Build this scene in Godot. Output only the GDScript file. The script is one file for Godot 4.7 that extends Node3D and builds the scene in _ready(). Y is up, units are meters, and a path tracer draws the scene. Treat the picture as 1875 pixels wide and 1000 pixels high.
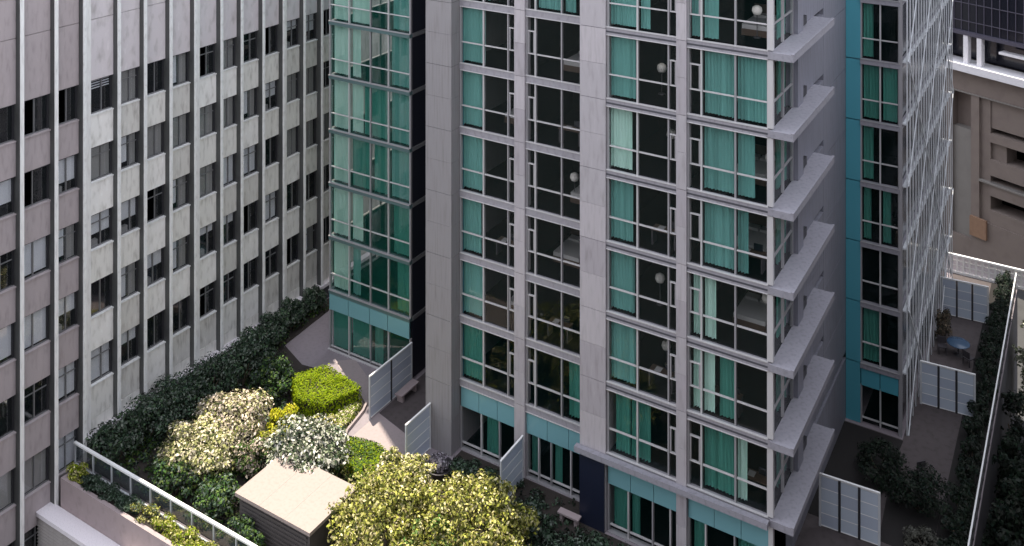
extends Node3D
# Courtyard between an old office slab and a glass tower, seen from high up.
# X runs along the tower's front, U runs away from the viewer (U = -z), y is up; the roof terrace is y = 0.

var rng := RandomNumberGenerator.new()
var counts := {}
var boxes := {}
var local_roots := {}
var M := {}
const FL := [3.6, 6.9, 10.15, 13.4, 16.7, 20.0, 23.3, 26.6]
const STOREY := ["second", "third", "fourth", "fifth", "sixth", "seventh", "eighth"]

func _ready() -> void:
	rng.seed = 4711
	set_camera()
	set_light()
	make_materials()
	make_setting()
	make_tower()
	make_side_block()
	make_wing()
	make_lattice()
	make_office()
	make_far_building()
	make_shade_blocks()
	make_terrace()
	make_plants()
	make_rooms()

# ---------------------------------------------------------------- camera, sky, sun
func set_camera() -> void:
	var cam := Camera3D.new()
	cam.name = "camera"
	cam.projection = Camera3D.PROJECTION_FRUSTUM
	cam.near = 1.0
	cam.size = 1000.0 / 1776.0
	cam.frustum_offset = Vector2(0.0, -915.0 / 1776.0)
	cam.far = 3000.0
	cam.position = Vector3(0, 35.1, 0)
	cam.rotation.y = deg_to_rad(31.4)
	add_child(cam)
	cam.current = true

func set_light() -> void:
	var sm := ProceduralSkyMaterial.new()
	sm.sky_top_color = Color(0.665, 0.675, 0.715)
	sm.sky_horizon_color = Color(0.83, 0.835, 0.85)
	sm.sky_curve = 0.18
	sm.sky_energy_multiplier = 1.0
	sm.ground_bottom_color = Color(0.12, 0.12, 0.13)
	sm.ground_horizon_color = Color(0.55, 0.57, 0.6)
	sm.sun_angle_max = 6.0
	var sky := Sky.new()
	sky.sky_material = sm
	var env := Environment.new()
	env.background_mode = Environment.BG_SKY
	env.sky = sky
	env.tonemap_mode = Environment.TONE_MAPPER_LINEAR
	env.tonemap_exposure = 2.15
	env.background_energy_multiplier = 2.15
	env.sdfgi_enabled = true
	env.ssao_enabled = true
	env.ssil_enabled = true
	var we := WorldEnvironment.new()
	we.name = "world_environment"
	we.environment = env
	add_child(we)
	var sun := DirectionalLight3D.new()
	sun.name = "sun"
	sun.light_energy = 1.3
	sun.light_color = Color(1.0, 0.955, 0.88)
	sun.light_angular_distance = 0.5
	sun.shadow_enabled = true
	# towards the sun: behind the glass block, very high
	var el := deg_to_rad(76.0)
	var to := Vector3(-0.862 * cos(el), sin(el), -0.506 * cos(el))
	sun.basis = Basis.looking_at(-to, Vector3(0, 0, 1))
	add_child(sun)

# ---------------------------------------------------------------- helpers
func numbered(par: Node, called: String) -> String:
	var key := str(par.get_instance_id()) + called
	var n: int = counts.get(key, 0)
	counts[key] = n + 1
	return called if n == 0 else "%s_%03d" % [called, n]

func put(o: Node3D, called: String, par: Node) -> Node3D:
	o.name = numbered(par, called)
	par.add_child(o, true)
	return o

func thing(called: String, label: String, category: String, at := Vector3.ZERO, group := "") -> Node3D:
	var o := Node3D.new()
	put(o, called, self)
	o.position = at
	tag(o, label, category, group)
	return o

func tag(o: Node, label: String, category: String, group := "", kind := "") -> void:
	o.set_meta("label", label)
	if category != "":
		o.set_meta("category", category)
	if group != "":
		o.set_meta("group", group)
	if kind != "":
		o.set_meta("kind", kind)

func org(n: Node) -> Vector3:
	var p := Vector3.ZERO
	while n != self and n != null:
		if local_roots.has(n):
			return Vector3.ZERO if n == null else p
		if n is Node3D:
			p += (n as Node3D).position
		n = n.get_parent()
	return p

func W(x: float, y: float, u: float) -> Vector3:
	return Vector3(x, y, -u)

func group_part(par: Node, called: String, at := Vector3.ZERO) -> Node3D:
	var o := Node3D.new()
	put(o, called, par)
	o.position = at - org(par)
	return o

func bx(par: Node, called: String, m: Material, x0: float, x1: float, y0: float, y1: float, u0: float, u1: float) -> MeshInstance3D:
	var size := Vector3(absf(x1 - x0), absf(y1 - y0), absf(u1 - u0)).snapped(Vector3(0.001, 0.001, 0.001))
	var key := str(size)
	if not boxes.has(key):
		var b := BoxMesh.new()
		b.size = size
		boxes[key] = b
	var o := MeshInstance3D.new()
	o.mesh = boxes[key]
	o.material_override = m
	put(o, called, par)
	o.position = W((x0 + x1) / 2, (y0 + y1) / 2, (u0 + u1) / 2) - org(par)
	return o

func ms(par: Node, called: String, mesh: Mesh, m: Material, at := Vector3.ZERO) -> MeshInstance3D:
	var o := MeshInstance3D.new()
	o.mesh = mesh
	o.material_override = m
	put(o, called, par)
	o.position = at - org(par)
	return o

func bar(par: Node, called: String, m: Material, a: Vector3, b: Vector3, w: float, d: float) -> MeshInstance3D:
	var l := a.distance_to(b)
	var size := Vector3(w, d, l).snapped(Vector3(0.001, 0.001, 0.001))
	var bm := BoxMesh.new()
	bm.size = size
	var o := MeshInstance3D.new()
	o.mesh = bm
	o.material_override = m
	put(o, called, par)
	var dir := (b - a).normalized()
	var up := Vector3(1, 0, 0) if absf(dir.x) < 0.9 else Vector3(0, 1, 0)
	o.basis = Basis.looking_at(dir, up)
	o.position = (a + b) / 2 - org(par)
	return o

func lathe(profile: Array, n := 20) -> ArrayMesh:
	var st := SurfaceTool.new()
	st.begin(Mesh.PRIMITIVE_TRIANGLES)
	for i in n:
		var a0 := TAU * i / n
		var a1 := TAU * (i + 1) / n
		for k in profile.size() - 1:
			var p: Vector2 = profile[k]
			var q: Vector2 = profile[k + 1]
			var v := [Vector3(p.x * cos(a0), p.y, p.x * sin(a0)), Vector3(p.x * cos(a1), p.y, p.x * sin(a1)), Vector3(q.x * cos(a1), q.y, q.x * sin(a1)), Vector3(q.x * cos(a0), q.y, q.x * sin(a0))]
			for t in [0, 1, 2, 0, 2, 3]:
				st.add_vertex(v[t])
	st.index()
	st.generate_normals()
	return st.commit()

func slab_poly(points: Array, y0: float, y1: float) -> ArrayMesh:
	# a flat plate over a polygon of [x, u] points
	var poly := PackedVector2Array()
	for p in points:
		poly.append(Vector2(p[0], -p[1]))
	var tri := Geometry2D.triangulate_polygon(poly)
	var st := SurfaceTool.new()
	st.begin(Mesh.PRIMITIVE_TRIANGLES)
	st.set_smooth_group(-1)
	for k in range(0, tri.size(), 3):
		var a := poly[tri[k]]
		var b := poly[tri[k + 1]]
		var c := poly[tri[k + 2]]
		if (b - a).cross(c - a) < 0:
			var t := b
			b = c
			c = t
		for v in [a, b, c]:
			st.add_vertex(Vector3(v.x, y1, v.y))
	for k in poly.size():
		var a := poly[k]
		var b := poly[(k + 1) % poly.size()]
		for v in [Vector3(a.x, y1, a.y), Vector3(a.x, y0, a.y), Vector3(b.x, y0, b.y), Vector3(a.x, y1, a.y), Vector3(b.x, y0, b.y), Vector3(b.x, y1, b.y)]:
			st.add_vertex(v)
	st.generate_normals()
	return st.commit()

func pleats(w: float, h: float, seed_at: int) -> ArrayMesh:
	# a hanging curtain: vertical folds of uneven depth, gathered at the top
	var r := RandomNumberGenerator.new()
	r.seed = seed_at
	var st := SurfaceTool.new()
	st.begin(Mesh.PRIMITIVE_TRIANGLES)
	var n := maxi(6, int(w / 0.075))
	var top := []
	var bot := []
	for i in n + 1:
		var x := w * (float(i) / n - 0.5)
		var d := (0.12 if i % 2 == 0 else -0.10) * r.randf_range(0.3, 1.3)
		top.append(Vector3(x, h, d * 0.7))
		bot.append(Vector3(x + r.randf_range(-0.012, 0.012), 0.0, d * r.randf_range(0.45, 0.7)))
	for i in n:
		for v in [top[i], top[i + 1], bot[i + 1], top[i], bot[i + 1], bot[i]]:
			st.add_vertex(v)
	st.index()
	st.generate_normals()
	return st.commit()

# ---------------------------------------------------------------- materials
func noise_tex(seed_at: int, freq: float, stops: Array, size := 512, stretch := false) -> Texture2D:
	var n := FastNoiseLite.new()
	n.seed = seed_at
	n.frequency = freq
	n.fractal_octaves = 5
	var t := NoiseTexture2D.new()
	t.width = size
	t.height = size
	t.seamless = true
	t.noise = n
	var g := Gradient.new()
	g.offsets = PackedFloat32Array(range(stops.size()).map(func(i): return float(i) / (stops.size() - 1)))
	g.colors = PackedColorArray(stops)
	t.color_ramp = g
	return t

func mat(called: String, c: Color, rough := 0.8, metal := 0.0) -> StandardMaterial3D:
	var m := StandardMaterial3D.new()
	m.resource_name = called
	m.albedo_color = c.linear_to_srgb()
	m.roughness = rough
	m.metallic = metal
	M[called] = m
	return m

func worn(called: String, c: Color, spread: float, scale: Vector3, seed_at: int, rough := 0.85, freq := 0.012) -> StandardMaterial3D:
	# base colour broken up by stains in the surface itself
	var m := mat(called, Color(1, 1, 1), rough)
	var lo := Color(c.r * (1 - spread), c.g * (1 - spread * 1.03), c.b * (1 - spread * 1.08)).linear_to_srgb()
	var hi := Color(minf(1, c.r * (1 + spread * 0.5)), minf(1, c.g * (1 + spread * 0.5)), minf(1, c.b * (1 + spread * 0.5))).linear_to_srgb()
	var mid := c.linear_to_srgb()
	m.albedo_texture = noise_tex(seed_at, freq, [lo, lo.lerp(mid, 0.6), mid, mid, hi])
	m.uv1_triplanar = true
	m.uv1_world_triplanar = true
	m.uv1_scale = scale
	return m

func pane_mat(called: String, c: Color, alpha: float) -> StandardMaterial3D:
	var m := mat(called, c, 0.02)
	m.albedo_color.a = alpha
	m.transparency = BaseMaterial3D.TRANSPARENCY_ALPHA
	return m

func make_materials() -> void:
	# office slab: rain streaks run down, so the pattern is stretched in y
	worn("panel", Color(0.82, 0.805, 0.76), 0.36, Vector3(0.45, 0.12, 0.45), 3)
	worn("panel_white", Color(0.90, 0.885, 0.85), 0.30, Vector3(0.4, 0.14, 0.4), 43)
	worn("panel_grey", Color(0.70, 0.68, 0.64), 0.36, Vector3(0.5, 0.12, 0.5), 4)
	worn("panel_pink_shade", Color(0.45, 0.395, 0.40), 0.22, Vector3(0.5, 0.12, 0.5), 5)  # shade tint of the near bays put into the panel colour
	worn("panel_top", Color(0.68, 0.635, 0.645), 0.35, Vector3(0.22, 0.10, 0.22), 6)
	worn("pilaster", Color(0.90, 0.89, 0.87), 0.22, Vector3(0.8, 0.15, 0.8), 7)
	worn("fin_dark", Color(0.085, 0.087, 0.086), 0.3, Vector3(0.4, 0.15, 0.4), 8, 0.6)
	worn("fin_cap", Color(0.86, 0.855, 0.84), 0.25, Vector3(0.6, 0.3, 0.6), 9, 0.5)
	mat("frame_grey", Color(0.22, 0.22, 0.225), 0.45, 0.3)
	mat("frame_dark", Color(0.03, 0.03, 0.034), 0.5)
	mat("blind_white", Color(0.84, 0.87, 0.92), 0.8)
	mat("blind_grey", Color(0.38, 0.38, 0.37), 0.9)
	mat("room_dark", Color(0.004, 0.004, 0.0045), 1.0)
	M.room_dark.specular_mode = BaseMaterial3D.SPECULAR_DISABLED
	pane_mat("office_glass", Color(0.05, 0.06, 0.07), 0.10)
	# tower
	worn("cladding", Color(0.39, 0.365, 0.38), 0.24, Vector3(0.5, 0.1, 0.5), 11, 0.55)
	worn("cladding_stained", Color(0.365, 0.337, 0.355), 0.26, Vector3(0.6, 0.09, 0.6), 51, 0.6)
	worn("cladding_fresh", Color(0.43, 0.40, 0.415), 0.22, Vector3(0.9, 0.1, 0.9), 52, 0.5)
	worn("slab_front", Color(0.29, 0.275, 0.30), 0.25, Vector3(0.7, 0.4, 0.7), 53, 0.6)
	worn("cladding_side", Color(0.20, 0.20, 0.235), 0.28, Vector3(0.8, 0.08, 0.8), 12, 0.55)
	worn("fin_wall", Color(0.25, 0.235, 0.24), 0.25, Vector3(1.0, 0.06, 1.0), 13, 0.7)
	worn("slab_edge", Color(0.275, 0.268, 0.30), 0.28, Vector3(0.6, 0.5, 0.6), 14, 0.6)
	mat("sash", Color(0.33, 0.32, 0.33), 0.4, 0.15)
	mat("sash_bright", Color(0.52, 0.505, 0.505), 0.4, 0.1)
	pane_mat("tower_glass", Color(0.02, 0.10, 0.095), 0.02)
	M.tower_glass.metallic_specular = 0.27
	pane_mat("block_glass", Color(0.02, 0.20, 0.15), 0.10)
	M.block_glass.metallic_specular = 0.5
	mat("spandrel", Color(0.165, 0.34, 0.37), 0.15)
	mat("spandrel_deep", Color(0.075, 0.30, 0.37), 0.15)
	mat("block_edge", Color(0.09, 0.15, 0.15), 0.35)
	mat("navy_panel", Color(0.012, 0.016, 0.034), 0.4)
	mat("recess_shade_panel", Color(0.012, 0.014, 0.024), 0.5)  # darkness of the shaded recess put into the panel colour
	mat("curtain", Color(0.105, 0.285, 0.255), 0.9)
	mat("curtain_pale", Color(0.40, 0.62, 0.53), 0.9)
	mat("curtain_deep", Color(0.04, 0.20, 0.155), 0.9)
	for k in ["curtain", "curtain_pale", "curtain_deep"]:
		M[k].backlight_enabled = true
		M[k].backlight = Color(0.25, 0.4, 0.36)
	mat("joint", Color(0.06, 0.06, 0.07), 0.8)
	mat("lamp_shade", Color(0.75, 0.72, 0.66), 0.8)
	mat("linen", Color(0.36, 0.35, 0.34), 0.9)
	mat("wood", Color(0.06, 0.035, 0.022), 0.6)
	worn("steel_white", Color(0.58, 0.60, 0.62), 0.15, Vector3(0.7, 0.3, 0.7), 15, 0.4)
	# ground
	worn("street", Color(0.05, 0.05, 0.052), 0.3, Vector3(0.05, 0.05, 0.05), 21)
	worn("paving", Color(0.235, 0.205, 0.22), 0.16, Vector3(0.35, 0.35, 0.35), 22, 0.85, 0.02)
	worn("paving_pale", Color(0.305, 0.258, 0.255), 0.12, Vector3(0.4, 0.4, 0.4), 23, 0.85, 0.02)  # sunlit floor patches painted lighter; the kerb is pale by itself
	worn("paving_shade", Color(0.075, 0.062, 0.062), 0.3, Vector3(0.2, 0.2, 0.2), 41, 0.9, 0.02)  # floor shade painted into the paving colour
	worn("soil_shade", Color(0.014, 0.012, 0.011), 0.3, Vector3(0.5, 0.5, 0.5), 44, 0.95, 0.03)  # soil blackened to carry the shade of the right terrace
	worn("soil", Color(0.03, 0.024, 0.02), 0.4, Vector3(0.5, 0.5, 0.5), 24, 0.95, 0.03)
	worn("render_brown", Color(0.33, 0.27, 0.27), 0.18, Vector3(0.3, 0.25, 0.3), 25)
	worn("coping", Color(0.80, 0.76, 0.79), 0.2, Vector3(0.8, 0.8, 0.8), 26, 0.8, 0.03)
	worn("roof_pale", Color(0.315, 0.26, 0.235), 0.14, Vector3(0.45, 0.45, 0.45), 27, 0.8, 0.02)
	worn("slat_grey", Color(0.42, 0.39, 0.37), 0.25, Vector3(0.5, 0.5, 0.5), 28)
	worn("box_side_shade", Color(0.075, 0.066, 0.063), 0.25, Vector3(0.5, 0.5, 0.5), 29)  # shade on the housing's sides put into their colour
	mat("white_paint", Color(0.80, 0.80, 0.79), 0.5)
	mat("frosted", Color(0.48, 0.54, 0.62), 0.35)
	mat("frosted_back", Color(0.42, 0.47, 0.56), 0.4)
	pane_mat("rail_glass", Color(0.10, 0.14, 0.16), 0.16)
	worn("shade_block_wall", Color(0.07, 0.065, 0.062), 0.25, Vector3(0.12, 0.1, 0.12), 61)  # walls of the unseen blocks added for shade
	# far building
	worn("stone_brown", Color(0.185, 0.15, 0.132), 0.20, Vector3(0.12, 0.1, 0.12), 31)
	worn("stone_grey", Color(0.20, 0.185, 0.17), 0.15, Vector3(0.15, 0.1, 0.15), 32)
	worn("stone_orange", Color(0.25, 0.15, 0.095), 0.2, Vector3(0.4, 0.3, 0.4), 33)
	worn("ledge_white", Color(0.68, 0.67, 0.69), 0.18, Vector3(0.4, 0.4, 0.4), 34)
	mat("far_glass", Color(0.012, 0.013, 0.02), 0.12)
	mat("far_mullion", Color(0.06, 0.055, 0.08), 0.5)
	mat("pot_dark", Color(0.045, 0.04, 0.045), 0.5)
	mat("pot_blue", Color(0.05, 0.09, 0.15), 0.25)
	mat("bark", Color(0.10, 0.075, 0.055), 0.95)
	var leaf := mat("leaf", Color(1, 1, 1), 0.65)
	leaf.metallic_specular = 0.25
	leaf.vertex_color_use_as_albedo = true
	leaf.backlight_enabled = true
	leaf.backlight = Color(0.35, 0.35, 0.3)

# ---------------------------------------------------------------- setting
func structure(o: Node, label: String) -> void:
	o.set_meta("kind", "structure")
	o.set_meta("label", label)

func make_setting() -> void:
	var g := bx(self, "ground", M.street, -1400, 1400, -10, -9, -1400, 1400)
	structure(g, "dark street level far below the roof terrace")
	var t := bx(self, "terrace_floor", M.paving, -44.65, -5.04, -0.12, 0.0, 30.3, 74.9)
	structure(t, "grey paved floor of the raised roof terrace")
	var w := bx(self, "terrace_base", M.joint, -44.6, -5.06, -9.0, -0.124, 30.5, 74.8)
	structure(w, "plain base wall carrying the roof terrace")

# ---------------------------------------------------------------- glass tower
# one storey-high window bay between X positions xs; glass plane at u; narrow = index of the side light
func bay(par: Node3D, xs: Array, u: float, y0: float, y1: float, narrow: int, glass: Material, curtains: Array, transom := 1.07, seed_at := 0) -> void:
	var b := group_part(par, "window_bay", W(xs[0], y0, u))
	for i in xs.size():
		var hw := 0.032 if i > 0 and i < xs.size() - 1 else 0.045
		bx(b, "mullion", M.sash_bright if i % 2 == 1 else M.sash, xs[i] - hw, xs[i] + hw, y0, y1, u - 0.07, u + 0.08)
	for i in xs.size() - 1:
		var a: float = xs[i] + 0.055
		var c: float = xs[i + 1] - 0.055
		var cuts := [y0 + 0.02, y0 + transom, y1 - 0.02]
		if i == narrow:
			cuts = [y0 + 0.02, y0 + transom, y1 - 0.72, y1 - 0.02]
			bx(b, "side_frame", M.sash, a, a + 0.07, y0 + transom + 0.03, y1 - 0.75, u - 0.03, u + 0.03)
			bx(b, "side_frame", M.sash, c - 0.07, c, y0 + transom + 0.03, y1 - 0.75, u - 0.03, u + 0.03)
		for k in cuts.size() - 1:
			bx(b, "pane", glass, a, c, cuts[k] + 0.03, cuts[k + 1] - 0.03, u - 0.006, u + 0.006)
			if k > 0:
				bx(b, "transom", M.sash_bright, a, c, cuts[k] - 0.024, cuts[k] + 0.024, u - 0.05, u + 0.05)
	for q in curtains:
		var x0: float = q[0]
		var x1: float = q[1]
		var cm := ms(b, "curtain", pleats(x1 - x0, y1 - y0 - 0.14, seed_at * 31 + int(x0 * -10)), M[q[2]], W((x0 + x1) / 2, y0 + 0.06, u + 0.24))
		cm.set_meta("kind", "thing")

func make_tower() -> void:
	var t := thing("glass_tower", "tall glass apartment tower with grey pillars and balcony slabs", "building", W(-20.5, 0, 46))
	# floors, back walls, party walls
	for k in FL.size():
		var y: float = FL[k]
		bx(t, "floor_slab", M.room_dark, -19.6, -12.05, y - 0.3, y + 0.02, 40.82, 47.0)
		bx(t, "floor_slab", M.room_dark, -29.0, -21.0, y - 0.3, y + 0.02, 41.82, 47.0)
		# slab edges towards the viewer, with a bright flashing on top
		var e := bx(t, "slab_edge", M.slab_front, -21.0, -12.0, y - 0.27, y + 0.06, 40.58, 40.82)
		bx(e, "flashing", M.sash_bright, -19.66, -12.12, y + 0.06, y + 0.10, 40.54, 40.66)
		bx(e, "drip_edge", M.sash_bright, -19.66, -12.12, y - 0.30, y - 0.27, 40.54, 40.66)
		if k == 0:
			bx(t, "ledge", M.slab_edge, -21.15, -12.03, y - 0.2, y + 0.055, 40.2, 40.485)
		var e2 := bx(t, "slab_edge", M.slab_front, -28.6, -21.0, y - 0.27, y + 0.05, 41.6, 41.82)
		bx(e2, "flashing", M.sash_bright, -28.55, -21.02, y + 0.05, y + 0.09, 41.56, 41.66)
		bx(e2, "drip_edge", M.sash_bright, -28.55, -21.02, y - 0.30, y - 0.27, 41.56, 41.66)
		# balcony slab along the right side, with a low upstand on its outer edge
		var s := bx(t, "balcony_slab", M.slab_edge, -12.0, -11.02, y - 0.25, y + 0.05, 40.52, 47.7)
		bx(s, "upstand", M.slab_edge, -11.13, -11.0, y + 0.05, y + 0.10, 40.5, 47.68)
		if k < FL.size() - 1:
			var y2: float = FL[k + 1]
			bx(e, "shadow_gap", M.joint, -19.66, -12.12, y - 0.17, y - 0.09, 40.572, 40.58)
			# wall between balconies: two joined panels and a small niche
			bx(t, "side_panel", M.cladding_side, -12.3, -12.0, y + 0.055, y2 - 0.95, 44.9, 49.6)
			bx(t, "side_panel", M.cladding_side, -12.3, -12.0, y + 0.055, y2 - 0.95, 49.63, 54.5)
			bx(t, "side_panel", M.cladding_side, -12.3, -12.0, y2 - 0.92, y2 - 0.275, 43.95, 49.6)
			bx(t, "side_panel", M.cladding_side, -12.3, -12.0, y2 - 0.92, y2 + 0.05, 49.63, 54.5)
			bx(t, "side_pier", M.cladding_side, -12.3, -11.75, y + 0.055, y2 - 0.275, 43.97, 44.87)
			bx(t, "balcony_grille", M.frame_dark, -11.99, -11.86, y + 0.12, y + 0.5, 44.95, 45.9)
	bx(t, "side_panel", M.cladding_side, -12.3, -12.0, 0.0, 3.3, 43.95, 54.5)
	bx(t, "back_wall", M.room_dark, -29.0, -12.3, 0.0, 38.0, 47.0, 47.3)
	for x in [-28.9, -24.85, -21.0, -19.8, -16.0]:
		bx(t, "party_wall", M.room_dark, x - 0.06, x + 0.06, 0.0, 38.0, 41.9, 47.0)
	bx(t, "party_wall", M.room_dark, -12.45, -12.31, 0.0, 38.0, 44.9, 54.5)
	bx(t, "rear_mass", M.cladding_side, -30.8, -12.46, 0.0, 38.0, 47.31, 60.0)
	# big fin wall, pillars
	for k in range(-1, 8):
		var a := 0.0 if k < 0 else float(FL[k])
		var b: float = float(FL[k + 1]) if k < 7 else 38.0
		var h := (a + b) / 2 if k < 7 else a + 1.7
		for q in [[a + 0.012, h - 0.006], [h + 0.006, b - 0.012]]:
			bx(t, "fin_wall_panel", M.fin_wall, -30.25, -28.62, q[0], q[1], 40.9, 47.2)
			for p in [[-21.0, -19.67, 40.52, 41.9], [-16.19, -15.72, 40.50, 41.1], [-25.2, -24.6, 41.5, 42.1]]:
				bx(t, "pillar_panel", [M.cladding, M.cladding_stained, M.cladding_fresh][rng.randi() % 3], p[0], p[1], q[0], q[1], p[2], p[3])
		bx(t, "corner_post", M.sash_bright, -12.1, -11.9, a + 0.11, b - (0.3 if k < 7 else 0.0), 40.6, 40.8)
	bx(t, "joint_core", M.joint, -30.2, -28.65, 0.0, 37.9, 40.93, 47.0)
	bx(t, "joint_core", M.joint, -20.95, -19.72, 0.0, 37.9, 40.55, 41.85)
	bx(t, "recess_strip", M.spandrel_deep, -28.615, -28.58, 3.4, 38.0, 41.85, 42.0)
	bx(t, "upper_storeys", M.spandrel_deep, -28.9, -12.1, 26.7, 38.0, 41.9, 46.9)
	bx(t, "roof", M.slab_edge, -31.0, -11.0, 38.0, 38.3, 40.4, 60.2)
	# storeys of windows
	var A := [-19.6, -18.13, -16.62, -16.2]
	var B := [-15.68, -15.08, -13.55, -12.12]
	var C := [-28.55, -27.14, -25.66, -25.2]
	var D := [-24.55, -24.07, -22.59, -21.05]
	# curtains: [from, to, which] per storey, bottom one first
	var ca := [
		[[-19.3, -18.6, "curtain_deep"], [-18.5, -17.6, "curtain_deep"]],
		[[-19.55, -18.35, "curtain"]],
		[[-19.55, -18.4, "curtain"]],
		[[-19.55, -18.45, "curtain"]],
		[[-19.55, -18.5, "curtain_pale"]],
		[[-19.55, -18.35, "curtain"]],
		[[-19.55, -18.2, "curtain"], [-18.05, -17.6, "curtain"]]]
	var cb := [
		[[-15.0, -13.65, "curtain_deep"], [-13.5, -13.1, "curtain_pale"]],
		[[-15.5, -15.15, "curtain_pale"], [-15.0, -14.55, "curtain_pale"], [-14.3, -13.6, "curtain_deep"]],
		[[-15.5, -15.15, "curtain_pale"], [-15.0, -14.5, "curtain_pale"]],
		[[-15.0, -13.6, "curtain"], [-13.5, -13.05, "curtain"]],
		[[-15.0, -13.65, "curtain"], [-13.5, -12.8, "curtain"]],
		[[-15.0, -13.6, "curtain"], [-13.5, -12.2, "curtain"]],
		[[-15.6, -15.2, "curtain"], [-15.0, -14.4, "curtain"]]]
	var cc := [
		[[-28.5, -27.3, "curtain_deep"]],
		[[-28.5, -27.3, "curtain"]],
		[[-28.5, -27.4, "curtain"]],
		[[-28.5, -27.3, "curtain"]],
		[[-28.5, -27.3, "curtain"]],
		[[-28.5, -27.2, "curtain"]],
		[[-28.5, -26.9, "curtain"]]]
	var cd := [
		[[-22.3, -21.2, "curtain_deep"]],
		[[-21.5, -21.1, "curtain_deep"]],
		[[-21.35, -21.1, "curtain"]],
		[[-21.4, -21.1, "curtain"]],
		[[-21.4, -21.1, "curtain"]],
		[[-21.6, -21.1, "curtain"]],
		[[-24.0, -22.65, "curtain"], [-22.5, -21.9, "curtain"]]]
	for k in 7:
		var y0: float = FL[k] + 0.06
		var y1: float = FL[k + 1] - 0.28
		bay(t, A, 40.7, y0 + 0.04, y1 - 0.02, 2, M.tower_glass, ca[k], 1.07, k)
		bay(t, B, 40.7, y0 + 0.04, y1 - 0.02, 0, M.tower_glass, cb[k], 1.07, k + 20)
		bay(t, C, 41.7, y0 + 0.03, y1 - 0.02, 2, M.tower_glass, cc[k], 1.07, k + 40)
		bay(t, D, 41.7, y0 + 0.03, y1 - 0.02, 0, M.tower_glass, cd[k], 1.07, k + 60)
		# glass on the right side behind the corner post
		var sb := group_part(t, "side_window", W(-12.0, y0, 42.3))
		for u in [42.38, 43.85]:
			bx(sb, "mullion", M.sash, -12.06, -11.94, y0, y1, u - 0.05, u + 0.05)
		bx(sb, "transom", M.sash, -12.04, -11.96, y0 + 1.04, y0 + 1.1, 40.85, 43.8)
		bx(sb, "pane", M.tower_glass, -12.01, -11.998, y0 + 0.02, y0 + 1.03, 40.82, 42.32)
		bx(sb, "pane", M.tower_glass, -12.01, -11.998, y0 + 1.11, y1, 40.82, 42.32)
		bx(sb, "pane", M.tower_glass, -12.01, -11.998, y0 + 0.02, y1, 42.44, 43.79)
		var cu := ms(sb, "curtain", pleats(1.25, y1 - y0 - 0.1, 900 + k), M.curtain_deep, W(-12.3, y0 + 0.03, 43.1))
		cu.rotation.y = PI / 2
	# ground storey: pale glass band over tall doors
	bx(t, "floor_slab", M.room_dark, -19.6, -12.05, 0.012, 0.04, 40.9, 47.0)
	bx(t, "floor_slab", M.room_dark, -28.55, -21.0, 0.012, 0.04, 41.9, 47.0)
	var y1g := 2.22
	for q in [[-19.62, -16.2, 40.72], [-15.7, -12.1, 40.72], [-28.55, -25.2, 41.72], [-24.6, -21.02, 41.72]]:
		var n := 3
		for i in n:
			var x0: float = lerpf(q[0], q[1], float(i) / n) + 0.012
			var x1: float = lerpf(q[0], q[1], float(i + 1) / n) - 0.012
			bx(t, "spandrel_panel", M.spandrel, x0, x1, y1g, 3.26, q[2] - 0.05, q[2])
	bay(t, [-19.6, -18.6, -17.4, -16.55, -16.2], 40.75, 0.05, 2.2, -1, M.tower_glass, [[-19.4, -18.7, "curtain_deep"], [-18.5, -18.1, "curtain_deep"]], 0.28, 80)
	bay(t, [-15.68, -14.9, -13.6, -12.12], 40.75, 0.05, 2.2, -1, M.tower_glass, [[-15.5, -14.95, "curtain_deep"], [-13.5, -12.6, "curtain_deep"]], 0.28, 81)
	bay(t, [-28.55, -27.3, -26.2, -25.2], 41.75, 0.05, 2.2, -1, M.tower_glass, [[-27.1, -26.4, "curtain_deep"]], 0.28, 82)
	bay(t, [-24.55, -23.9, -23.2, -22.1, -21.05], 41.75, 0.05, 2.2, -1, M.tower_glass, [[-24.4, -24.0, "curtain_deep"], [-23.1, -22.7, "curtain_deep"]], 0.28, 83)
	bx(t, "base_panel", M.navy_panel, -20.98, -19.7, 0.0, 3.28, 40.44, 40.5)
	bx(t, "threshold", M.sash, -19.6, -12.1, 0.0, 0.045, 40.6, 40.9)
	bx(t, "threshold", M.sash, -28.5, -21.05, 0.0, 0.045, 41.6, 41.9)

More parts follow.
